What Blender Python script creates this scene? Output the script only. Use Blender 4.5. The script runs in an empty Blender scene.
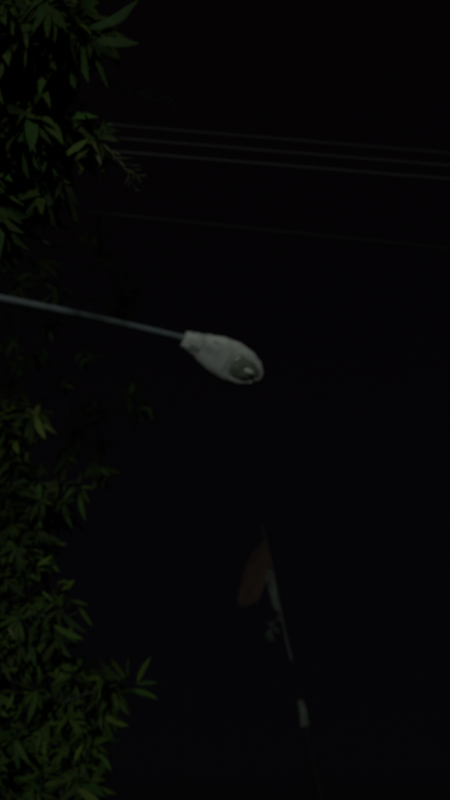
import bpy, bmesh, math, random
from mathutils import Vector, Matrix, Quaternion

random.seed(11)
S = bpy.context.scene
COL = S.collection
R = math.radians

# ------------------------------------------------------------------ camera
CAM = Vector((0, 0, 1.6))
PITCH, FOCAL = R(36), 693.0                 # focal length in photograph pixels (450 x 800)
cd = bpy.data.cameras.new('camera'); cam = bpy.data.objects.new('camera', cd); COL.objects.link(cam)
cam.location = CAM; cam.rotation_euler = (R(90) + PITCH, 0, 0)
cd.sensor_fit = 'VERTICAL'; cd.angle = 2 * math.atan(400 / FOCAL)
cd.clip_start = 0.05; cd.clip_end = 3000
cd.dof.use_dof = True; cd.dof.focus_distance = 1.4; cd.dof.aperture_fstop = 1.85
S.camera = cam
S.cycles.filter_width = 2.2; S.cycles.use_denoising = True; S.cycles.sample_clamp_indirect = .3; S.cycles.sample_clamp_direct = 2

# ------------------------------------------------------------------ sky, light
SUN_EL, SUN_AZ = R(2.0), R(186)             # low and behind the camera; azimuth clockwise from +Y
w = bpy.data.worlds.new('World'); S.world = w; w.use_nodes = True
nt = w.node_tree; bg = nt.nodes['Background']
sky = nt.nodes.new('ShaderNodeTexSky'); sky.sky_type = 'NISHITA'; sky.sun_disc = False
sky.sun_elevation = SUN_EL; sky.sun_rotation = SUN_AZ
sky.ozone_density = 4.5
glow = nt.nodes.new('ShaderNodeMix'); glow.data_type = 'RGBA'; glow.blend_type = 'ADD'; glow.inputs[0].default_value = 1   # even, faintly warm night glow over the sky
nt.links.new(sky.outputs[0], glow.inputs[6]); glow.inputs[7].default_value = (2.0, 1.15, 1.35, 1)
nt.links.new(glow.outputs[2], bg.inputs[0]); bg.inputs[1].default_value = 0.0007
sd = bpy.data.lights.new('sun', 'SUN'); sun = bpy.data.objects.new('sun', sd); COL.objects.link(sun)
sd.energy = 0.68; sd.angle = R(3.0); sd.color = (0.90, 1.0, 0.93)
to_sun = Vector((math.sin(SUN_AZ) * math.cos(SUN_EL), math.cos(SUN_AZ) * math.cos(SUN_EL), math.sin(SUN_EL)))
sun.rotation_euler = to_sun.to_track_quat('Z', 'Y').to_euler(); sun.location = (0, -20, 12)
S.view_settings.view_transform = 'Standard'; S.view_settings.look = 'None'
S.view_settings.exposure = 0.0; S.view_settings.gamma = 1.0; S.view_settings.use_curve_mapping = False

# ------------------------------------------------------------------ helpers
FWD = Vector((0, math.cos(PITCH), math.sin(PITCH))); UP = Vector((0, -math.sin(PITCH), math.cos(PITCH)))
def ray(px, py):
    return (Vector((1, 0, 0)) * ((px - 225) / FOCAL) + UP * ((400 - py) / FOCAL) + FWD).normalized()
def at(px, py, rng): return CAM + ray(px, py) * rng
def at_z(px, py, z): d = ray(px, py); return CAM + d * ((z - CAM.z) / d.z)
def at_y(px, py, y): d = ray(px, py); return CAM + d * (y / d.y)
def project(p):
    v = p - CAM; f = v.dot(FWD)
    if f <= 0.05: return None
    return 225 + FOCAL * v.x / f, 400 - FOCAL * v.dot(UP) / f, v.length

def link(name, me, mats, parent=None):
    o = bpy.data.objects.new(name, me); COL.objects.link(o)
    if mats and not me.materials:
        for m in (mats if isinstance(mats, (list, tuple)) else [mats]): me.materials.append(m)
    if parent: o.parent = parent
    return o
def empty(name, loc, label, cat, group=None):
    o = bpy.data.objects.new(name, None); COL.objects.link(o); o.location = loc; o.empty_display_size = .2
    return tag(o, label, cat, group)
def tag(o, label, cat, group=None):
    o['label'] = label; o['category'] = cat
    if group: o['group'] = group
    return o

class MB:
    """collects verts and faces in WORLD coordinates; build() makes them local to the parent"""
    def __init__(s): s.v, s.f, s.m = [], [], []
    def tube(s, pts, rad, n=10, cap=True, mi=0):
        pts = [Vector(p) for p in pts]
        if not isinstance(rad, (list, tuple)): rad = [rad] * len(pts)
        t0 = (pts[1] - pts[0]).normalized()
        a = t0.orthogonal().normalized(); rings = []
        for i, p in enumerate(pts):
            t = (pts[min(i + 1, len(pts) - 1)] - pts[max(i - 1, 0)]).normalized()
            a = (a - t * a.dot(t)).normalized(); b = t.cross(a)
            st = len(s.v)
            for k in range(n):
                an = 2 * math.pi * k / n
                s.v.append(p + (a * math.cos(an) + b * math.sin(an)) * rad[i])
            rings.append(st)
        for i in range(len(rings) - 1):
            for k in range(n):
                s.face([rings[i] + k, rings[i] + (k + 1) % n, rings[i + 1] + (k + 1) % n, rings[i + 1] + k], mi)
        if cap:
            s.face([rings[0] + k for k in reversed(range(n))], mi)
            s.face([rings[-1] + k for k in range(n)], mi)
    def face(s, idx, mi=0): s.f.append(idx); s.m.append(mi)
    def box(s, c, sz, rot=None):
        c = Vector(c); st = len(s.v)
        for dz in (-1, 1):
            for dx, dy in ((-1, -1), (1, -1), (1, 1), (-1, 1)):
                q = Vector((dx * sz[0] / 2, dy * sz[1] / 2, dz * sz[2] / 2))
                s.v.append(c + (rot @ q if rot else q))
        for q in ((3, 2, 1, 0), (4, 5, 6, 7), (0, 1, 5, 4), (1, 2, 6, 5), (2, 3, 7, 6), (3, 0, 4, 7)):
            s.face([st + k for k in q])
    def loft(s, rings, cap0=True, cap1=True, mi=0):
        n = len(rings[0]); st = len(s.v)
        for r in rings: s.v += [Vector(p) for p in r]
        for i in range(len(rings) - 1):
            for k in range(n):
                s.face([st + i * n + k, st + i * n + (k + 1) % n, st + (i + 1) * n + (k + 1) % n, st + (i + 1) * n + k], mi)
        if cap0: s.face([st + k for k in reversed(range(n))], mi)
        if cap1: s.face([st + (len(rings) - 1) * n + k for k in range(n)], mi)
    def build(s, name, mats, parent=None, origin=None, smooth=True):
        if parent is not None:
            o0 = parent.location.copy(); q = parent.parent
            while q: o0 += q.location; q = q.parent
        else: o0 = Vector(origin) if origin is not None else Vector((0, 0, 0))
        me = bpy.data.meshes.new(name)
        me.from_pydata([tuple(v - o0) for v in s.v], [], s.f)
        me.polygons.foreach_set('use_smooth', [smooth] * len(s.f))
        me.polygons.foreach_set('material_index', s.m)
        o = link(name, me, mats, parent)
        if parent is None: o.location = o0
        return o

# ------------------------------------------------------------------ materials
def mat(name, col, rough=.6, metal=0., noise=None, bump=None, trans=0., vary=0., spec=None):
    """noise = (scale, second colour, contrast lo, hi); bump = (scale, strength)"""
    m = bpy.data.materials.new(name); m.use_nodes = True; n = m.node_tree.nodes; l = m.node_tree.links
    p = n['Principled BSDF']; p.inputs['Base Color'].default_value = (*col, 1)
    p.inputs['Roughness'].default_value = rough; p.inputs['Metallic'].default_value = metal
    if spec is not None: p.inputs['Specular IOR Level'].default_value = spec
    if vary: p.inputs['Specular IOR Level'].default_value = .25
    tc = n.new('ShaderNodeTexCoord'); src = None
    if noise:
        t = n.new('ShaderNodeTexNoise'); t.inputs['Scale'].default_value = noise[0]; t.inputs['Detail'].default_value = 6
        l.new(tc.outputs['Object'], t.inputs['Vector'])
        r = n.new('ShaderNodeValToRGB'); r.color_ramp.elements[0].position = noise[2]; r.color_ramp.elements[1].position = noise[3]
        r.color_ramp.elements[0].color = (*col, 1); r.color_ramp.elements[1].color = (*noise[1], 1)
        l.new(t.outputs['Fac'], r.inputs['Fac']); src = r.outputs['Color']
    if vary:
        oi = n.new('ShaderNodeObjectInfo'); h = n.new('ShaderNodeHueSaturation')
        mr = n.new('ShaderNodeMapRange'); mr.inputs['To Min'].default_value = 1 - vary; mr.inputs['To Max'].default_value = 1 + vary
        l.new(oi.outputs['Random'], mr.inputs['Value']); l.new(mr.outputs[0], h.inputs['Value'])
        mh = n.new('ShaderNodeMapRange'); mh.inputs['To Min'].default_value = .47; mh.inputs['To Max'].default_value = .52
        fr = n.new('ShaderNodeMath'); fr.operation = 'FRACT'; mu = n.new('ShaderNodeMath'); mu.operation = 'MULTIPLY'; mu.inputs[1].default_value = 7.31
        l.new(oi.outputs['Random'], mu.inputs[0]); l.new(mu.outputs[0], fr.inputs[0]); l.new(fr.outputs[0], mh.inputs['Value']); l.new(mh.outputs[0], h.inputs['Hue'])
        if src: l.new(src, h.inputs['Color'])
        else: h.inputs['Color'].default_value = (*col, 1)
        src = h.outputs['Color']
    if src: l.new(src, p.inputs['Base Color'])
    if bump:
        t = n.new('ShaderNodeTexNoise'); t.inputs['Scale'].default_value = bump[0]; t.inputs['Detail'].default_value = 5
        l.new(tc.outputs['Object'], t.inputs['Vector'])
        b = n.new('ShaderNodeBump'); b.inputs['Strength'].default_value = bump[1]; b.inputs['Distance'].default_value = .02
        l.new(t.outputs['Fac'], b.inputs['Height']); l.new(b.outputs[0], p.inputs['Normal'])
    if trans:
        tr = n.new('ShaderNodeBsdfTranslucent'); mx = n.new('ShaderNodeMixShader'); mx.inputs[0].default_value = trans
        if src: l.new(src, tr.inputs['Color'])
        else: tr.inputs['Color'].default_value = (*col, 1)
        l.new(p.outputs[0], mx.inputs[1]); l.new(tr.outputs[0], mx.inputs[2]); l.new(mx.outputs[0], n['Material Output'].inputs['Surface'])
    return m

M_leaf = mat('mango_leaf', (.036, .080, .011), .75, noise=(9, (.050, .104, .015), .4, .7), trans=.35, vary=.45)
M_leaf_old_dim = mat('mango_leaf_old_dim', (.023, .047, .009), .75, noise=(9, (.032, .062, .012), .4, .7), trans=.3, vary=.45)  # older leaves; also the dimmed leaf colour of the far tree
M_leaf_new = mat('mango_leaf_young', (.072, .135, .014), .7, noise=(9, (.09, .13, .03), .4, .7), trans=.3, vary=.25)
M_leaf_dry = mat('mango_leaf_dry', (.16, .15, .06), .6, noise=(9, (.11, .10, .04), .4, .7), trans=.2)
M_bark = mat('bark', (.035, .03, .024), .9, noise=(14, (.06, .05, .04), .4, .65), bump=(22, .6))
M_twig = mat('twig', (.018, .021, .012), .9, noise=(20, (.028, .029, .02), .4, .65))
M_stalk = mat('flower_stalk', (.13, .14, .06), .8, noise=(20, (.17, .165, .08), .4, .65))
M_galv = mat('galvanised_steel', (.105, .135, .14), .65, .15, noise=(16, (.14, .175, .18), .35, .7), bump=(40, .12))
M_house = mat('painted_housing', (.50, .515, .49), .55, 0, noise=(9, (.33, .34, .315), .48, .68), bump=(30, .15))
M_grime = mat('grimy_metal', (.19, .195, .185), .8, noise=(30, (.27, .27, .255), .4, .65))
M_refl = mat('dull_reflector', (.40, .44, .33), .4, .3, noise=(18, (.26, .29, .2), .4, .7))
M_bulb = mat('bulb_glass', (.50, .54, .42), .13, spec=1.0)
M_glint = mat('glint_metal', (.6, .64, .5), .4, .8)
M_brass = mat('lamp_socket', (.25, .22, .16), .5, .5)
M_wire = mat('wire_sheath', (.046, .047, .047), .6, noise=(3, (.055, .055, .054), .4, .7))
M_wire2 = mat('thin_cable_sheath', (.018, .021, .021), .6)
M_conc = mat('concrete', (.26, .25, .23), .9, noise=(7, (.18, .175, .16), .4, .7), bump=(30, .4))
M_porc = mat('porcelain', (.35, .33, .30), .25)
M_bamboo = mat('bamboo', (.036, .037, .032), .8, noise=(3, (.020, .020, .017), .35, .7))
M_poleshade = mat('pole_shade_tone', (.014, .011, .010), 1., noise=(9, (.018, .014, .012), .45, .7), spec=.05)
M_flag = mat('flag_cloth', (.038, .018, .011), .95, noise=(4, (.025, .013, .009), .4, .7), bump=(300, .1), trans=.25)
M_rag = mat('weathered_cloth', (.070, .080, .068), .95, noise=(5, (.03, .036, .03), .42, .62), trans=.15)
M_gar = mat('garland_leaf', (.014, .026, .014), .8, noise=(20, (.03, .04, .026), .4, .7), trans=.2)
M_soil = mat('soil', (.11, .09, .065), .95, noise=(.7, (.07, .075, .035), .4, .65), bump=(9, .6))
M_asph = mat('asphalt', (.05, .05, .052), .9, noise=(60, (.075, .075, .075), .4, .7), bump=(150, .5))
M_kerb = mat('kerb_concrete', (.28, .27, .25), .9, noise=(9, (.2, .19, .18), .4, .7), bump=(50, .3))
def glass_mat():
    m = bpy.data.materials.new('lens_glass'); m.use_nodes = True; n = m.node_tree.nodes; l = m.node_tree.links
    n.remove(n['Principled BSDF'])
    g = n.new('ShaderNodeBsdfGlossy'); g.inputs['Roughness'].default_value = .07
    t = n.new('ShaderNodeBsdfTransparent'); t.inputs[0].default_value = (.86, .9, .82, 1)
    d = n.new('ShaderNodeBsdfDiffuse'); d.inputs[0].default_value = (.37, .42, .31, 1)
    f = n.new('ShaderNodeFresnel'); f.inputs[0].default_value = 1.5
    mx = n.new('ShaderNodeMixShader'); l.new(f.outputs[0], mx.inputs[0]); l.new(t.outputs[0], mx.inputs[1]); l.new(g.outputs[0], mx.inputs[2])
    tc = n.new('ShaderNodeTexCoord'); no = n.new('ShaderNodeTexNoise'); no.inputs['Scale'].default_value = 14; l.new(tc.outputs['Object'], no.inputs['Vector'])
    mr = n.new('ShaderNodeMapRange'); mr.inputs['From Min'].default_value = .4; mr.inputs['From Max'].default_value = .75; mr.inputs['To Min'].default_value = .32; mr.inputs['To Max'].default_value = .62
    l.new(no.outputs['Fac'], mr.inputs['Value'])
    m2 = n.new('ShaderNodeMixShader'); l.new(mr.outputs[0], m2.inputs[0]); l.new(mx.outputs[0], m2.inputs[1]); l.new(d.outputs[0], m2.inputs[2])
    l.new(m2.outputs[0], n['Material Output'].inputs['Surface'])
    return m
M_glass = glass_mat()

# ------------------------------------------------------------------ setting: ground, lane, kerbs
def sheet(name, x0, x1, y0, y1, z, m, nx=1, ny=1):
    b = MB()
    for j in range(ny + 1):
        for i in range(nx + 1): b.v.append(Vector((x0 + (x1 - x0) * i / nx, y0 + (y1 - y0) * j / ny, z)))
    for j in range(ny):
        for i in range(nx):
            a = j * (nx + 1) + i; b.face([a, a + 1, a + nx + 2, a + nx + 1])
    o = b.build(name, m, smooth=False); o['kind'] = 'structure'; return o
sheet('ground', -900, 900, -900, 900, 0, M_soil)
sheet('road', -1.9, 1.5, -60, 80, .004, M_asph)
for x in (-1.98, 1.58):
    b = MB(); b.box((x, 10, .06), (.15, 140, .12)); o = b.build('kerb', M_kerb, smooth=False); o['kind'] = 'structure'

# ------------------------------------------------------------------ street lamp
NECK = at(184, 338.5, 5.75)
AX0 = at_z(-2, 301.5, NECK.z - .17)
adir = (NECK - AX0).normalized()
POLE_TOP = AX0 - adir * 1.05
POLE_XY = Vector((POLE_TOP.x, POLE_TOP.y, 0))
lamp = empty('street_lamp', POLE_XY, 'unlit street lamp with pale drop-shaped head on a slender grey arm beside mango leaves', 'street lamp')
b = MB(); zt = POLE_TOP.z
b.tube([POLE_XY + Vector((0, 0, z)) for z in (0.02, 1.2, 1.25, 3.6, 3.65, zt + .10)], [.075, .075, .06, .06, .048, .046], 16)
b.build('pole', M_galv, lamp)
b = MB(); b.box(POLE_XY + Vector((0, 0, .012)), (.3, .3, .024))
for sx in (-1, 1):
    for sy in (-1, 1): b.tube([POLE_XY + Vector((sx * .11, sy * .11, z)) for z in (.02, .07)], .012, 6)
b.build('base_plate', M_galv, lamp, smooth=False)
b = MB(); ap = []
for i in range(25):
    t = i / 24; p = POLE_TOP.lerp(NECK + adir * .10, t)
    p.z += .035 * math.sin(math.pi * t) + (.0 if t > .12 else -.02 * (1 - t / .12)); ap.append(p)
b.tube(ap, [.0335 - .0065 * i / 24 for i in range(25)], 16)
b.build('arm', M_galv, lamp)
b = MB(); b.tube([POLE_TOP + Vector((0, 0, -.12)), POLE_TOP + Vector((0, 0, .14))], .062, 16)
b.build('clamp_collar', M_galv, lamp)
ROLL = -34
# head frame: a = along the arm, s = sideways (towards the photographer), u = up
tipdir = (at(262, 377.5, 5.97) - NECK); HL = tipdir.length; ha = tipdir.normalized()
hs = ha.cross(Vector((0, 0, 1))).normalized(); hu = hs.cross(ha).normalized()
roll = R(ROLL); q = Quaternion(ha, roll); hs = q @ hs; hu = q @ hu
def H(x, y, z): return NECK + ha * x + hs * y + hu * z
def interp(tab, x):
    for (x0, *a), (x1, *c) in zip(tab, tab[1:]):
        if x <= x1:
            t = (x - x0) / (x1 - x0) if x1 > x0 else 0; t = t * t * (3 - 2 * t)
            return [p + (r - p) * t for p, r in zip(a, c)]
    return list(tab[-1][1:])
#        x/L    half width, top height, bottom depth
PROF = [(0.00, .066, .048, -.058), (.03, .076, .054, -.064), (.14, .092, .062, -.070), (.26, .128, .088, -.074), (.42, .162, .112, -.076),
        (.58, .172, .118, -.075), (.75, .155, .112, -.072), (.88, .112, .080, -.062), (.96, .062, .045, -.045), (1.0, .012, .006, -.022)]
def section(x, n=32, inset=0.):
    hw, tp, bt = interp(PROF, x); out = []
    for k in range(n):
        an = 2 * math.pi * k / n; c, s_ = math.cos(an), math.sin(an)
        e = .8 if s_ > 0 else .55
        y = (hw - inset) * math.copysign(abs(c) ** .75, c); z = (tp if s_ > 0 else -bt) * math.copysign(abs(s_) ** e, s_)
        out.append((y, z))
    return out
LX0, LX1, LHW = .57, .95, .098            # lens opening along the head, half width
def lens_hw(x):                            # half width of the lens outline at x (fraction of L)
    t = (x - LX0) / (LX1 - LX0)
    if t <= 0 or t >= 1: return 0
    return LHW * min(1, (t / .16) ** .5) * (1 - max(0, (t - .35) / .65) ** 2.2) ** .55
head = empty('lamp_head', NECK - POLE_XY, '', '')
del head['label'], head['category']; head.parent = lamp
# housing: lofted shell whose underside is recessed where the lens bowl sits
b = MB(); N = 48; xs = [0, .015, .04, .07, .10, .14, .18, .22, .27, .33, .39, .45, .50, .54, .57, .595, .603, .612, .625, .64, .66, .70, .74, .78, .82, .86, .89, .92, .94, .955, .97, .985, 1.0]
rings = []
for x in xs:
    lw = lens_hw(x); ring = []
    for y, z in section(x, N):
        if z < 0 and lw > 0 and abs(y) < lw * 1.0: z = z + .040 * min(1, (lw - abs(y)) / .018)
        ring.append(H(x * HL, y, z))
    rings.append(ring)
b.loft(rings)
hous = b.build('housing', M_house, head)
# lens bowl
b = MB(); rings = []; NL = 28
for i in range(NL + 1):
    x = LX0 + .004 + (LX1 - LX0 - .008) * i / NL; lw = max(.006, lens_hw(x) * 1.03)
    bt = interp(PROF, x)[2]; tt = (x - LX0) / (LX1 - LX0)
    dep = .024 * math.sin(math.pi * min(1, max(0, tt)) ** .8) ** .7
    ring = []
    for k in range(25):
        y = lw * math.cos(math.pi * k / 24)
        ring.append(H(x * HL, y, bt * (max(0, 1 - (abs(y) / interp(PROF, x)[0]) ** 2.6)) ** .5 + .006 - dep * math.sin(math.pi * k / 24)))
    rings.append(ring)
st = 0
for r_ in rings: b.v += r_
for i in range(NL):
    for k in range(24): b.face([i * 25 + k, i * 25 + k + 1, (i + 1) * 25 + k + 1, (i + 1) * 25 + k])
b.build('lens', M_glass, head)
# lens rim
b = MB(); pts = []
for i in range(41):
    x = LX0 + .006 + (LX1 - LX0 - .012) * (1 - math.cos(math.pi * i / 40)) / 2; lw = lens_hw(x)
    pts.append((x, lw))
loop = [(x, y) for x, y in pts] + [(x, -y) for x, y in reversed(pts)]
P3 = []
for x, y in loop:
    pr = interp(PROF, x); P3.append(H(x * HL, y, pr[2] * (max(0, 1 - (abs(y) / pr[0]) ** 2.6)) ** .5 + .001))
b.tube(P3 + [P3[0]], .0045, 6, cap=False); b.build('lens_rim', M_house, head)
mc = sum(P3, Vector()) / len(P3); b = MB(); P4 = [mc + (p - mc) * .93 - hu * .004 for p in P3]; b.tube(P4 + [P4[0]], .0042, 8, cap=False); b.build('glint_ring', M_glint, head)  # inner ring is made up to imitate the arc of light in the lens
# reflector tray inside and bulb
b = MB(); NR = 18
for i in range(NR + 1):
    t = i / NR; x = LX0 + .008 + (LX1 - LX0 - .022) * t; lw = max(.010, lens_hw(x) * .95)
    bt = interp(PROF, x)[2]; dp = .026 * (math.sin(math.pi * t) ** .45 if 0 < t < 1 else 0)
    for k in range(17):
        b.v.append(H(x * HL, lw * math.cos(math.pi * k / 16), bt + .008 + dp * math.sin(math.pi * k / 16) ** .6))
for i in range(NR):
    for k in range(16): b.face([i * 17 + k, (i + 1) * 17 + k, (i + 1) * 17 + k + 1, i * 17 + k + 1])
b.build('reflector', M_refl, head)
b = MB(); bc, pts, rad = (.62, .92), [], []
for i in range(17):
    t = i / 16; x = .725 + .135 * t
    pts.append(H(x * HL, .008, -.074)); rad.append(max(.003, .027 * math.sqrt(max(0, 1 - (2 * t - 1) ** 2))))
b.tube(pts, rad, 18); b.build('bulb', M_bulb, head)
b = MB(); b.tube([H(.63 * HL, .008, -.070), H(.735 * HL, .008, -.074)], .013, 14); b.build('bulb_socket', M_brass, head)
# cast ridge round the body, cover seam, clamp, latch, bolts
def under(x, y, off=0.):
    pr = interp(PROF, x); return H(x * HL, y, pr[2] * (max(0, 1 - (abs(y) / pr[0]) ** 2.6)) ** .5 - off)
b = MB()
for sg in (-1, 1):
    b.tube([H(x * HL, sg * (interp(PROF, x)[0] + .001), .002) for x in [.1 + .87 * i / 40 for i in range(41)]], .006, 6)
b.build('casting_ridge', M_house, head)
b = MB(); b.tube([under(.52, y, .0005) for y in [-.125 + .25 * i / 20 for i in range(21)]], .005, 6)
b.build('cover_seam', M_grime, head)
b = MB(); b.tube([under(.19, y, .0005) for y in [-.075 + .15 * i / 14 for i in range(15)]], .004, 6); b.build('cover_seam', M_grime, head)
b = MB(); b.tube([H(-.012, 0, 0), H(.0, 0, 0), H(.03, 0, -.002)], [.030, .036, .036], 18); b.build('neck_collar', M_grime, head)

Rm = Matrix((ha, hs, hu)).transposed()
for x, y, l_, wd, tilt in ((.34, .098, .085, .026, 38), (.20, .066, .06, .018, 40), (.13, -.022, .085, .040, 0)):
    b = MB(); b.box(under(x, y, -.004), (l_, wd, .013), (Quaternion(ha, R(tilt)).to_matrix() @ Rm)); b.build('cast_slot', M_grime, head, smooth=False)

# ------------------------------------------------------------------ overhead wires and the posts that carry them (beyond the frame)
def along_wire(pxa, pya, pxb, pyb, z):
    a = at_z(pxa, pya, z); c = at_z(pxb, pyb, z); d = (c - a).normalized(); return a, d
wspec = [((115, 125, 450, 153), 8.05, .0055, M_wire, 'topmost of three parallel overhead wires crossing the black sky above the lamp'),
         ((115, 138, 450, 165.5), 7.78, .0065, M_wire, 'middle one of three parallel overhead wires crossing the black sky above the lamp'),
         ((115, 151.5, 450, 179), 7.51, .0070, M_wire, 'lowest and clearest of three parallel overhead wires crossing the black sky'),
         ((50, 208, 430, 246), 6.95, .0045, M_wire2, 'faint thin cable strung alone between the three wires and the lamp')]
ends = []
for (pa, z, rr, m, lab) in wspec:
    a, d = along_wire(*pa, z); A = a - d * ((a.x + 13) / d.x); B = a + d * ((15 - a.x) / d.x); ends.append((A, B, z))
LP = ends[1][0].copy(); RP = ends[1][1].copy()
for i, (pa, z, rr, m, lab) in enumerate(wspec):
    a, d = along_wire(*pa, z); A, B = ends[i][0], ends[i][1]; b = MB(); n = 60
    sag = .10 if i < 3 else .16
    sg = lambda t: 4 * sag * (t - .5) ** 2 - sag * .02
    pts = [A.lerp(B, k / n) + Vector((0, 0, sg(k / n))) for k in range(n + 1)]
    b.tube(pts, rr, 8); tag(b.build('overhead_wire', m, origin=A), lab, 'wire', 'wires strung overhead')
dline = (RP - LP); dline.z = 0; dline.normalize(); nl = Vector((-dline.y, dline.x, 0))
for base, k, lab in ((LP, 0, 'concrete utility post beyond the mango trees at the wires\' end'), (RP, 1, 'concrete utility post across the lane at the wires\' other end')):
    P = Vector((base.x, base.y, 0)) + nl * .22
    up_ = empty('utility_pole', P, lab, 'utility pole', 'posts carrying the overhead wires')
    b = MB(); b.loft([[P + Vector((sx * .14 * s, sy * .11 * s, z)) for sx, sy in ((-1, -1), (1, -1), (1, 1), (-1, 1))] for z, s in ((0, 1.15), (8.8, .72))])
    b.build('post', M_conc, up_, smooth=False)
    for i in range(4):
        e = ends[i][k]; z = e.z + 4 * (.10 if i < 3 else .16) * .25
        b = MB(); b.tube([Vector((e.x, e.y, z - .03)), Vector((e.x, e.y, z + .05))], .035, 12); b.build('insulator', M_porc, up_)
        b = MB(); b.tube([Vector((P.x, P.y, z - .02)), Vector((e.x, e.y, z - .02))], .014, 8); b.build('bracket', M_galv, up_)

# ------------------------------------------------------------------ leaning pole with flag
FY = 13.5
T0, T1, T2 = at_y(262, 524, FY), at_y(291.5, 660, FY), at_y(303.5, 716, FY)
pd = (T2 - T0).normalized(); BASE = T0 + pd * (T0.z / -pd.z)
fp = empty('flag_pole', BASE, 'tall leaning bamboo flag pole with pale sleeve round its dark lower part', 'flag pole')
def onpole(py):                                                # point of the pole seen at photograph row py
    t = (py - 524) / (716 - 524)
    lo, hi = 0., 4.
    for _ in range(40):
        md = (lo + hi) / 2
        if project(T0 + (T2 - T0) * md)[1] < py: lo = md
        else: hi = md
    return T0 + (T2 - T0) * lo
J = onpole(662)
b = MB(); pts, rad = [], []; L = (J - T0).length; n = 0; dist = 0.
while dist < L:
    rr = .010 + .014 * dist / L; p = T0 + pd * dist
    wob = Vector((math.sin(dist * 2.1) * .012, math.cos(dist * 1.7) * .012, 0)) * (1 if dist < L * .9 else 0)
    for dd, k in ((-.012, 1), (-.004, 1.16), (.004, 1.16), (.012, 1)): pts.append(p + wob + pd * (dd + .012)); rad.append(rr * k)
    dist += .27
pts.append(J + pd * .2); rad.append(.025)
b.tube(pts, rad, 10); b.build('bamboo_top', M_bamboo, fp)
b = MB(); b.tube([J - pd * .02, J + pd * 2.2, BASE + Vector((0, 0, 0))], [.033, .036, .042], 14); b.build('shaded_lower_pole', M_poleshade, fp)  # shade on the lower pole painted as near-black; the separate pipe is made up
b = MB(); A, B = onpole(701), onpole(727); pts, rad = [], []
for i in range(15):
    t = i / 14; pts.append(A.lerp(B, t) + Vector((.01 * math.sin(t * 5), 0, 0))); rad.append(.060 + .030 * t + .003 * math.sin(t * 17))
b.tube(pts, rad, 14); b.build('sleeve', M_rag, fp)

def cloth(name, outline_rows, m, nu=16, folds=5, amp=.05, seed=0, thick=.003):
    """rows of (left pixel, right pixel, row): a hanging sheet with folds and real thickness, in the pole's plane"""
    rnd = random.Random(seed); ph = rnd.random() * 6; v, f = [], []; b = MB(); n = len(outline_rows)
    for j, (xl, yl, xr, yr) in enumerate(outline_rows):
        a, c = at_y(xl, yl, FY), at_y(xr, yr, FY)
        for i in range(nu + 1):
            t = i / nu; p = a.lerp(c, t); fall = 1 - t
            p.y += amp * math.sin(t * folds * 2 * math.pi + ph + j * .35) * (.25 + fall) + amp * .6 * math.sin(j * .9 + t * 3) * fall
            b.v.append(p)
    for j in range(n - 1):
        for i in range(nu): a = j * (nu + 1) + i; b.face([a, a + 1, a + nu + 2, a + nu + 1])
    o = b.build(name, m, origin=b.v[nu])
    md = o.modifiers.new('thickness', 'SOLIDIFY'); md.thickness = thick; md.offset = 0
    return o
def rows(keys, n):
    out = []
    for i in range(n + 1):
        t = i / n * (len(keys) - 1); k = min(int(t), len(keys) - 2); u = t - k; u = u * u * (3 - 2 * u) * .5 + u * .5
        out.append(tuple(p + (q_ - p) * u for p, q_ in zip(keys[k], keys[k + 1])))
    return out
o = cloth('flag', rows([(261, 541, 265.2, 541), (253, 553, 267.0, 550), (246.5, 566, 269.0, 560), (241.5, 580, 268.5, 572), (239, 592, 265.5, 583), (237, 603, 262, 594), (240.5, 608, 257, 603)], 26), M_flag, 22, 1.7, .045, 3)
tag(o, 'dull reddish brown flag drooping from the leaning bamboo pole', 'flag')
o = cloth('cloth_strip', rows([(266.5, 568, 272.4, 570), (265, 578, 274, 577), (268, 586, 276, 586), (270, 596, 278, 596), (273, 604, 279.5, 604), (276, 612, 280, 612)], 20), M_rag, 10, 1.3, .04, 8)
tag(o, 'pale weathered cloth strip tied to the bamboo pole below the flag', 'cloth')
g = at_y(276, 614, FY - .03)
gar = empty('leaf_garland', g, 'small tuft of green leaves hanging from the bamboo pole below the pale cloth', 'garland')
b = MB(); b.tube([onpole(612), at_y(277, 618, FY - .04), at_y(273, 626, FY - .05), at_y(271, 634, FY - .05)], .006, 6); b.build('string', M_bamboo, gar)

# ------------------------------------------------------------------ leaves
def leaf_mesh(seed, mname, m):
    """unit leaf along +Y, 10 quads folded along the midrib, drooping and slightly wavy"""
    rnd = random.Random(seed); v, f = [], []; K = 7; curl = rnd.uniform(.05, .28); wv = rnd.uniform(0, 6); side = rnd.uniform(-.05, .05); fold = rnd.uniform(.12, .4)
    for i in range(K + 1):
        t = i / K; y = .06 + .94 * t; hw = .5 * .25 * max(.02, 2.05 * t ** .75 * (1 - t) ** .92 * (1 - .12 * t))
        zc = -curl * t * t; xc = side * math.sin(math.pi * t)
        wz = .012 * math.sin(wv + t * 9)
        v += [(xc - hw, y, zc + hw * fold + wz), (xc, y, zc), (xc + hw, y, zc + hw * fold - wz)]
    for i in range(K):
        a = i * 3; f += [(a, a + 1, a + 4, a + 3), (a + 1, a + 2, a + 5, a + 4)]
    st = len(v); pr = .008
    v += [(-pr, 0, 0), (pr, 0, 0), (0, 0, pr * 1.5), (0, .07, 0)]; f += [(st, st + 1, st + 3), (st + 1, st + 2, st + 3), (st + 2, st, st + 3)]
    me = bpy.data.meshes.new(mname); me.from_pydata(v, [], f); me.polygons.foreach_set('use_smooth', [True] * len(f)); me.materials.append(m)
    return me
MATS = {'n': M_leaf, 'o': M_leaf_old_dim, 'y': M_leaf_new, 'd': M_leaf_dry}
LM = {k: [leaf_mesh(s * 7 + ord(k), 'leaf', m) for s in range(6)] for k, m in MATS.items()}

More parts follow.
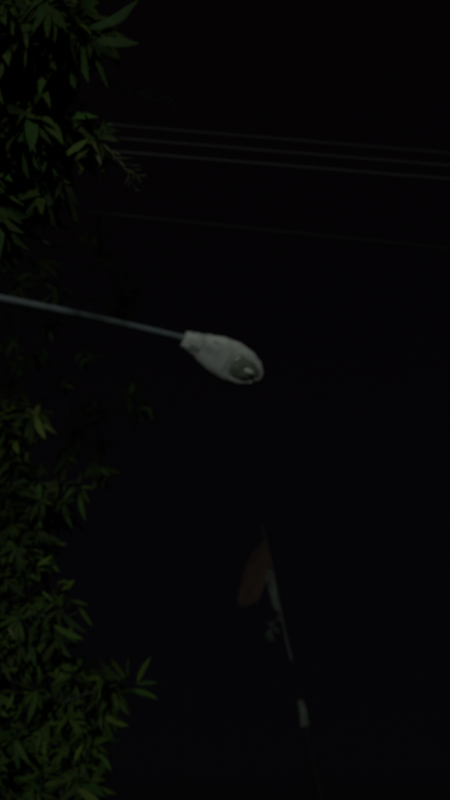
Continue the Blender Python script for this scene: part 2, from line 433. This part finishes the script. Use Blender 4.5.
def leaf_matrix(base, d, nrm, ln, wd):
    d = d.normalized(); nn = nrm - d * nrm.dot(d)
    if nn.length < 1e-3: nn = d.orthogonal()
    nn.normalize(); x = d.cross(nn)
    return Matrix.Translation(base) @ Matrix((x * wd * ln, d * ln, nn * ln)).transposed().to_4x4()

class Tree:
    def __init__(s, base, label, leaf_len):
        s.root = empty('mango_tree', base, label, 'tree', 'mango trees beside the lane'); s.base = Vector(base); s.ll = leaf_len
        s.nb = Vector((0, -.9, .45)); s.db = Vector(); s.tk = 1; s.leaves = []; s.lm = []; s.limbs = []; s.twigs = {}
    def limb(s, pts, r0, r1, m=None):
        """smooth limb through control points; remembers its samples so that twigs can start from it"""
        P = [Vector(p) for p in pts]; out = []
        for i in range(len(P) - 1):
            a, c = P[i], P[i + 1]; pa, pc = P[max(0, i - 1)], P[min(len(P) - 1, i + 2)]
            for k in range(8):
                t = k / 8; out.append(.5 * ((2 * a) + (c - pa) * t + (2 * pa - 5 * a + 4 * c - pc) * t * t + (3 * a - pa - 3 * c + pc) * t ** 3))
        out.append(P[-1])
        b = MB(); n = len(out); b.tube(out, [r0 + (r1 - r0) * (i / (n - 1)) ** .8 for i in range(n)], 10)
        s.limbs.append(out); s.lm.append(m); s.twigs[len(s.limbs) - 1] = b
        return out
    def twig(s, p, r=.0032):
        """twig from the nearest limb sample to p; returns its end direction"""
        best = None
        for li, L in enumerate(s.limbs):
            for q_ in L[len(L) // 4:]:
                d = (q_ - p).length + max(0, q_.z - p.z) * .35
                if best is None or d < best[0]: best = (d, li, q_)
        _, li, q_ = best; D = p - q_; mid = q_ + D * .5 + Vector((random.uniform(-.06, .06), random.uniform(-.06, .06), .10 * D.length))
        pts = [(1 - t) ** 2 * q_ + 2 * t * (1 - t) * mid + t * t * p for t in [k / 6 for k in range(7)]]
        s.twigs[li].tube(pts, [r * (1.9 - 1.1 * k / 6) for k in range(7)], 6)
        return (pts[-1] - pts[-2]).normalized()
    def whorl(s, p, n, ln=None, kind='n', spread=(40, 100), td=None):
        nb = s.nb
        td = td or s.twig(p); ln = ln or s.ll; a = td.orthogonal().normalized(); c = td.cross(a); ph = random.uniform(0, 6.28)
        for k in range(n):
            an = ph + k * 2.4; th = R(random.uniform(*spread)); d = td * math.cos(th) + (a * math.cos(an) + c * math.sin(an)) * math.sin(th)
            d += s.db; d.z -= random.uniform(.2, .9); d.normalize()
            nrm = td * .4 * s.tk + nb + Vector((random.uniform(-.7, .7), random.uniform(-.6, .6), random.uniform(-.4, .4)))
            kk = kind if random.random() < .8 else ('o' if kind != 'o' else 'n')
            s.leaves.append((p - td * random.uniform(0, .07), d, nrm, ln * random.uniform(.65, 1.12), random.uniform(1.1, 1.7), kk, 0))
    def leaf_px(s, a, c, rng, dr=0., kind='n', wd=1.1, tw=.4, td=None):
        """one leaf from pixel a to pixel c at the given range, blade turned roughly to the viewer"""
        A, B = at(*a, rng), at(*c, rng + dr); view = (CAM - A).normalized()
        nrm = -view * .6 + Vector((0, .5, 0)) + Vector((random.uniform(-tw, tw), random.uniform(-tw, tw), random.uniform(-tw, tw)))
        s.leaves.append((A, B - A, nrm, (B - A).length, wd, kind, 1))
    def finish(s, maxn=300):
        inv = Matrix.Translation(-s.base); vis, rest = [], []
        def in_arm_light(p):                                 # the boughs leave the lamp and its arm in the light
            for k in range(13):
                q_ = AX0.lerp(NECK + ha * HL, k / 12); v_ = q_ - p; t_ = -v_.dot(to_sun)
                if t_ > 0 and (v_ + to_sun * t_).length < .34: return True
            return False
        for lf in s.leaves:
            if not lf[6] and in_arm_light(lf[0] + lf[1].normalized() * lf[3] * .5): continue
            c = lf[0] + lf[1].normalized() * lf[3] * .5; pr = project(c)
            if pr and -14 < pr[0] < 464 and -14 < pr[1] < 814: vis.append((-lf[3] / pr[2] - lf[6], lf))
            else: rest.append(lf)
        vis.sort(key=lambda t: t[0]); rest += [l_ for _, l_ in vis[maxn:]]
        for _, (A, d, nr, ln, wd, k, e) in vis[:maxn]:
            o = bpy.data.objects.new('leaf', random.choice(LM[k])); COL.objects.link(o); o.parent = s.root
            o.matrix_local = inv @ leaf_matrix(A, d, nr, ln, wd)
        if rest:
            v, f, mi = [], [], []; order = list(MATS)
            for (A, d, nr, ln, wd, k, e) in rest:
                me = random.choice(LM[k]); mx = inv @ leaf_matrix(A, d, nr, ln, wd); st = len(v)
                v += [tuple(mx @ vv.co) for vv in me.vertices]
                for pl in me.polygons: f.append([st + i for i in pl.vertices]); mi.append(order.index(k))
            me = bpy.data.meshes.new('foliage'); me.from_pydata(v, [], f); me.polygons.foreach_set('use_smooth', [True] * len(f))
            for k in order: me.materials.append(MATS[k])
            me.polygons.foreach_set('material_index', mi)
            o = link('foliage', me, None, s.root); o['kind'] = 'stuff'
        for i, b in s.twigs.items(): b.build('trunk' if i == 0 else 'branch', M_bark if i == 0 else (s.lm[i] or M_twig), s.root)

def in_frame(p, m=0):
    pr = project(p); return pr is not None and -m < pr[0] < 450 + m and -m < pr[1] < 800 + m
def crown_fill(T, centre, rad, n, kind='o', leaves=(6, 10)):
    """clusters through the crown, out of the photograph's frame, so the tree is whole from elsewhere or shades what stands behind"""
    k = 0
    while k < n:
        d = Vector((random.gauss(0, 1), random.gauss(0, 1), random.gauss(0, 1))).normalized() * random.uniform(.45, 1) ** .5
        p = centre + Vector((d.x * rad[0], d.y * rad[1], d.z * rad[2]))
        if in_frame(p, 40): continue
        k += 1; T.whorl(p, random.randint(*leaves), kind=kind)

# ---- near tree: its boughs hang over the lane, top left of the picture
A = Tree((-2.75, .9, 0), 'mango tree whose long drooping leaves hang over the wires above the lamp arm', .215)
A.limb([(-2.75, .9, 0), (-2.72, .92, 1.2), (-2.62, .95, 2.4), (-2.55, .9, 3.6), (-2.5, .95, 5.0), (-2.6, 1.0, 6.6)], .17, .04)
A.limb([(-2.6, .95, 2.6), (-2.0, 1.0, 3.7), at(-40, 120, 3.9), at(8, 95, 3.75), at(48, 60, 3.55), at(66, 34, 3.45)], .035, .004)
A.limb([(-2.55, .93, 3.4), (-2.0, 1.1, 4.2), at(-40, 175, 3.9), at(10, 148, 3.7), at(55, 118, 3.55), at(92, 134, 3.45)], .032, .004)
A.limb([(-2.6, .95, 2.9), (-2.1, 1.3, 3.6), at(-60, 215, 3.9), at(0, 224, 3.8), at(34, 237, 3.75), at(61, 249.5, 3.75)], .012, .003, M_stalk)
A.limb([(-2.5, .95, 4.4), (-3.4, .3, 5.2), (-4.2, 0, 5.6)], .06, .015)
A.limb([(-2.6, .95, 3.0), (-3.2, 1.7, 4.2), (-3.6, 2.1, 5.0)], .06, .015)
A.limb([(-2.52, .95, 4.6), (-2.1, .6, 5.6), (-1.9, .5, 6.6), (-2.0, .8, 7.4)], .05, .015)  # limb bearing the added shading crown
for a, c, k, wd in [((68, 35), (80, 84), 'n', 1.25), ((81, 36), (89, 84), 'n', 1.3), ((96, 46), (107, 89), 'n', .9), ((84, 30), (139, 9), 'o', 1.1),
                    ((92, 40), (141, 51), 'o', 1.3), ((72, 20), (85, -6), 'y', 1.1), ((64, 36), (28, 52), 'o', 1.1), ((66, 30), (40, 6), 'n', 1.1),
                    ((92, 30), (118, 28), 'o', 1.4), ((60, 40), (50, 82), 'o', 1.2), ((84, 40), (118, 60), 'o', 1.2)]:
    A.leaf_px(a, c, random.uniform(3.3, 3.5), random.uniform(-.06, .08), k, wd)
for a, c, k, wd in [((98, 134), (107, 118), 'y', .9), ((92, 136), (58, 164), 'y', 1.3), ((94, 138), (76, 162), 'y', 1.2), ((93, 138), (99, 166), 'd', 1.2),
                    ((96, 135), (120, 143), 'n', 1.3), ((90, 130), (66, 136), 'y', 1.3), ((95, 139), (112, 158), 'n', 1.3), ((84, 124), (62, 116), 'o', 1.1), ((95, 132), (84, 112), 'o', 1.),
                    ((99, 142), (104, 160), 'n', 1.5), ((88, 134), (84, 160), 'n', 1.3)]:
    A.leaf_px(a, c, random.uniform(3.35, 3.5), random.uniform(-.05, .05), k, wd)
def panicle(T, pts, rng, r=.0028, m=None):
    P = [at(*p, rng + .02 * i) for i, p in enumerate(pts)]; b = MB(); b.tube(P, [r, r * .8, r * .6, r * .4][:len(P)] if len(P) <= 4 else r, 5)
    for i in range(len(P) - 1):
        for k in range(5):
            p = P[i].lerp(P[i + 1], k / 5); d = (P[i + 1] - P[i]).normalized(); sd_ = d.orthogonal(); sd_.rotate(Quaternion(d, random.uniform(0, 6.28)))
            b.tube([p, p + (d * .7 + sd_ * .7) * random.uniform(.025, .05)], .0019, 4)
    b.build('flower_stalk', m or M_stalk, T.root)['kind'] = 'stuff'
panicle(A, [(104, 145), (116, 158), (127, 172), (136.5, 194)], 3.3, .0042)
panicle(A, [(112, 150), (126, 162), (134, 172), (142, 181)], 3.5, .0026)
panicle(A, [(70, 84), (76, 96), (84, 112)], 3.5, .003, M_twig)
panicle(A, [(104, 84), (130, 92), (152, 99), (178, 107)], 3.6, .0014, M_twig)
panicle(A, [(20, 190), (34, 205), (42, 222), (44, 243)], 3.7, .0024)
A.nb = Vector((0, -1.15, -.65)); A.db = Vector((0, .35, -.1)); A.tk = 0
for py in range(-10, 240, 13):                                        # the mass along the left edge
    for px in range(-25, 92, 15):
        lim = 78 if py < 60 else (62 if py < 115 else (96 if py < 150 else (60 if py < 190 else 42)))
        x, y = px + random.uniform(-9, 9), py + random.uniform(-8, 8)
        if x > lim or (py > 205 and px > 15): continue
        A.whorl(at(x, y, random.uniform(3.3, 4.1)), random.randint(9, 14), .20, random.choice('nnno'))
for py in range(-10, 235, 17):                                        # a deeper layer behind it
    for px in range(-25, 90, 17):
        lim = 74 if py < 60 else (60 if py < 115 else (88 if py < 150 else (54 if py < 190 else 38)))
        x, y = px + random.uniform(-8, 8), py + random.uniform(-8, 8)
        if x < lim: A.whorl(at(x, y, random.uniform(4.2, 5.0)), random.randint(8, 12), .22, random.choice('nno'))
A.leaf_px((9, 214), (14, 232), 3.6, 0, 'y', 2.4); A.leaf_px((14, 176), (4, 196), 3.6, 0, 'y', 1.4); A.leaf_px((8, 150), (24, 168), 3.6, 0, 'y', 1.2)
for px, py, n in ((98, 24, 7), (108, 42, 7), (92, 50, 6), (116, 34, 5), (88, 142, 8), (100, 146, 6), (78, 150, 7)): A.whorl(at(px, py, random.uniform(3.4, 3.6)), n, .13, 'n' if py < 100 else 'y')
A.nb = Vector((0, -.9, .45)); A.db = Vector(); A.tk = 1
crown_fill(A, Vector((-3.3, .6, 5.2)), (1.4, 1.6, 2.0), 110, 'n')
crown_fill(A, Vector((-2.45, .6, 7.5)), (1.05, 1.2, 1.5), 130, 'n', (8, 12))  # unseen crown mass added to cast shade on the far tree
A.finish()

# ---- bushy tree on the verge: lower left of the picture
Bt = Tree((-3.5, 5.2, 0), 'bushy mango tree with broad leaf clusters below the lamp arm', .20)
Bt.limb([(-3.5, 5.2, 0), (-3.45, 5.15, 1.0), (-3.3, 5.1, 2.2), (-3.2, 5.0, 3.4), (-3.1, 4.9, 4.6)], .18, .05)
Bt.limb([(-3.4, 5.12, 1.8), at(-60, 760, 5.9), at(10, 730, 5.5), at(70, 700, 5.2), at(125, 682, 5.05)], .03, .004)
Bt.limb([(-3.3, 5.1, 2.4), at(-70, 690, 5.9), at(0, 650, 5.5), at(45, 628, 5.2), at(78, 612, 5.0)], .028, .004)
Bt.limb([(-3.2, 5.05, 3.0), at(-70, 590, 5.9), at(-5, 560, 5.5), at(40, 520, 5.3), at(80, 488, 5.2)], .028, .004)
Bt.limb([(-3.15, 5.0, 3.8), at(-80, 490, 5.8), at(-20, 450, 5.4), at(20, 418, 5.2), at(34, 408, 5.15)], .026, .004)
Bt.limb([(-3.4, 5.12, 1.9), at(-50, 860, 5.8), at(20, 830, 5.3), at(80, 790, 5.05)], .026, .004)
Bt.limb([(-3.2, 5.0, 3.2), (-4.1, 5.4, 4.0), (-4.6, 5.7, 4.4)], .06, .015)
Bt.limb([(-3.4, 5.1, 2.2), (-3.6, 6.2, 3.2), (-3.6, 6.9, 3.7)], .06, .015)
for a, c, k, wd in [((33, 407), (20, 393), 'n', 1.5), ((36, 411), (56, 413), 'y', 1.1), ((34, 412), (46, 440), 'y', 1.5), ((33, 412), (24, 440), 'n', 1.3), ((30, 408), (9, 398), 'o', 1.1),
                    ((34, 408), (46, 396), 'n', 1.2), ((30, 414), (30, 446), 'n', 1.3), ((38, 412), (50, 426), 'n', 1.4),
                    ((52, 624), (82, 643), 'y', 1.15), ((41, 590), (54, 603), 'y', .9), ((56, 582), (74, 584), 'n', 1.1), ((78, 606), (93, 624), 'n', 1.2), ((70, 600), (88, 606), 'o', 1.2), ((60, 612), (86, 632), 'o', 1.2),
                    ((36, 566), (52, 556), 'y', 1.4), ((44, 560), (60, 572), 'n', 1.3), ((8, 626), (14, 640), 'd', .9), ((0, 672), (18, 668), 'y', 1.2),
                    ((80, 487), (93, 488), 'y', 1.2), ((82, 488), (90, 503), 'n', 1.2), ((80, 490), (84, 520), 'n', 1.1), ((76, 486), (64, 500), 'n', 1.2), ((78, 484), (84, 470), 'n', 1.1),
                    ((132, 690), (158, 698), 'n', 1.4), ((136, 684), (151, 656), 'n', 1.1), ((134, 684), (158, 684), 'o', 1.2), ((126, 680), (112, 656), 'n', 1.1), ((122, 682), (100, 660), 'o', 1.2), ((128, 678), (128, 656), 'o', 1.),
                    ((104, 716), (128, 731), 'y', 1.3), ((118, 700), (130, 716), 'n', 1.2), ((76, 788), (102, 802), 'y', 1.6), ((84, 742), (74, 764), 'y', 1.2), ((96, 752), (112, 770), 'n', 1.3),
                    ((40, 730), (36, 752), 'n', 1.2), ((14, 692), (6, 712), 'y', 1.2), ((84, 714), (96, 700), 'n', 1.2)]:
    Bt.leaf_px(a, c, random.uniform(4.85, 5.1), random.uniform(-.06, .06), k, wd)
edge = [(385, 30), (410, 44), (440, 42), (455, 34), (470, 52), (485, 78), (505, 74), (525, 66), (548, 50), (570, 62), (590, 68), (612, 80), (640, 78), (652, 84), (664, 122), (690, 138), (712, 118), (735, 108), (765, 100), (820, 108)]
def lim_at(y):
    for (y0, x0), (y1, x1) in zip(edge, edge[1:]):
        if y <= y1: return x0 + (x1 - x0) * (y - y0) / (y1 - y0)
    return edge[-1][1]
for py in range(400, 830, 14):
    px = -30
    while px < lim_at(py) - 8:
        x, y = px + random.uniform(-8, 8), py + random.uniform(-8, 8); deep = (lim_at(py) - px) / 120
        if py > 465 or px < 40:
            Bt.whorl(at(x, y, random.uniform(5.0, 5.5) + .4 * random.random() * deep), random.randint(9, 14), .19, 'y' if py < 450 and x > 5 else random.choice('nnoo' if py < 640 else 'nnno'))
        px += 15
crown_fill(Bt, Vector((-3.4, 5.4, 3.7)), (1.7, 1.8, 1.7), 110, 'n')
Bt.finish()

# ---- sparse tall tree farther back: only dim tufts show beyond the arm
Ct = Tree((-4.6, 6.6, 0), 'taller sparse mango tree with dim leaf tufts behind the lamp arm', .20)
Ct.limb([(-4.6, 6.6, 0), (-4.5, 6.5, 2.0), (-4.4, 6.4, 4.2), (-4.2, 6.2, 6.4), (-4.1, 6.1, 8.2)], .2, .05)
Ct.limb([(-4.4, 6.4, 4.6), at(-60, 330, 8.8), at(40, 310, 8.6), at(120, 296, 8.4)], .022, .003)
Ct.limb([(-4.45, 6.45, 4.0), at(-60, 450, 8.6), at(30, 440, 8.4), at(100, 420, 8.3), at(130, 402, 8.3)], .022, .003)
Ct.limb([(-4.3, 6.3, 5.6), at(-60, 270, 9.0), at(20, 255, 8.8), at(88, 240, 8.7)], .02, .003)
for px, py, n in [(92, 238, 8), (104, 250, 6), (128, 292, 8), (136, 304, 8), (122, 306, 6), (132, 398, 9), (140, 410, 7), (92, 410, 8), (84, 402, 6), (98, 465, 9), (106, 472, 7), (60, 380, 8), (40, 350, 8),
                  (15, 340, 8), (20, 365, 8), (55, 330, 6), (8, 260, 8), (30, 275, 8), (12, 285, 8), (60, 290, 6), (75, 430, 8), (70, 455, 8), (100, 440, 5), (5, 380, 8), (85, 355, 5), (50, 260, 6)]:
    for k in range(2): Ct.whorl(at(px + random.uniform(-7, 7), py + random.uniform(-7, 7), random.uniform(8.2, 9.0)), n, .24, 'o')  # the far tufts' dimness is partly put into this darker leaf colour
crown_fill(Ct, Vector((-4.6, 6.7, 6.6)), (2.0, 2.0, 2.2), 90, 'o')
Ct.finish()

# garland leaves
for i, (a, c) in enumerate([((275, 620), (268, 628)), ((273, 626), (280, 634)), ((272, 628), (266, 640)), ((271, 632), (275, 642)), ((276, 616), (282, 622)), ((272, 624), (265, 622)), ((271, 634), (268, 644))]):
    P0, P1 = at_y(*a, FY - .05), at_y(*c, FY - .05 + random.uniform(-.05, .05)); me = LM['n'][i % 6].copy(); me.materials.clear(); me.materials.append(M_gar)
    o = bpy.data.objects.new('leaf', me); COL.objects.link(o); o.parent = gar
    o.matrix_local = Matrix.Translation(-gar.location) @ leaf_matrix(P0, P1 - P0, Vector((random.uniform(-.3, .3), 1, .3)), (P1 - P0).length, 1.7)
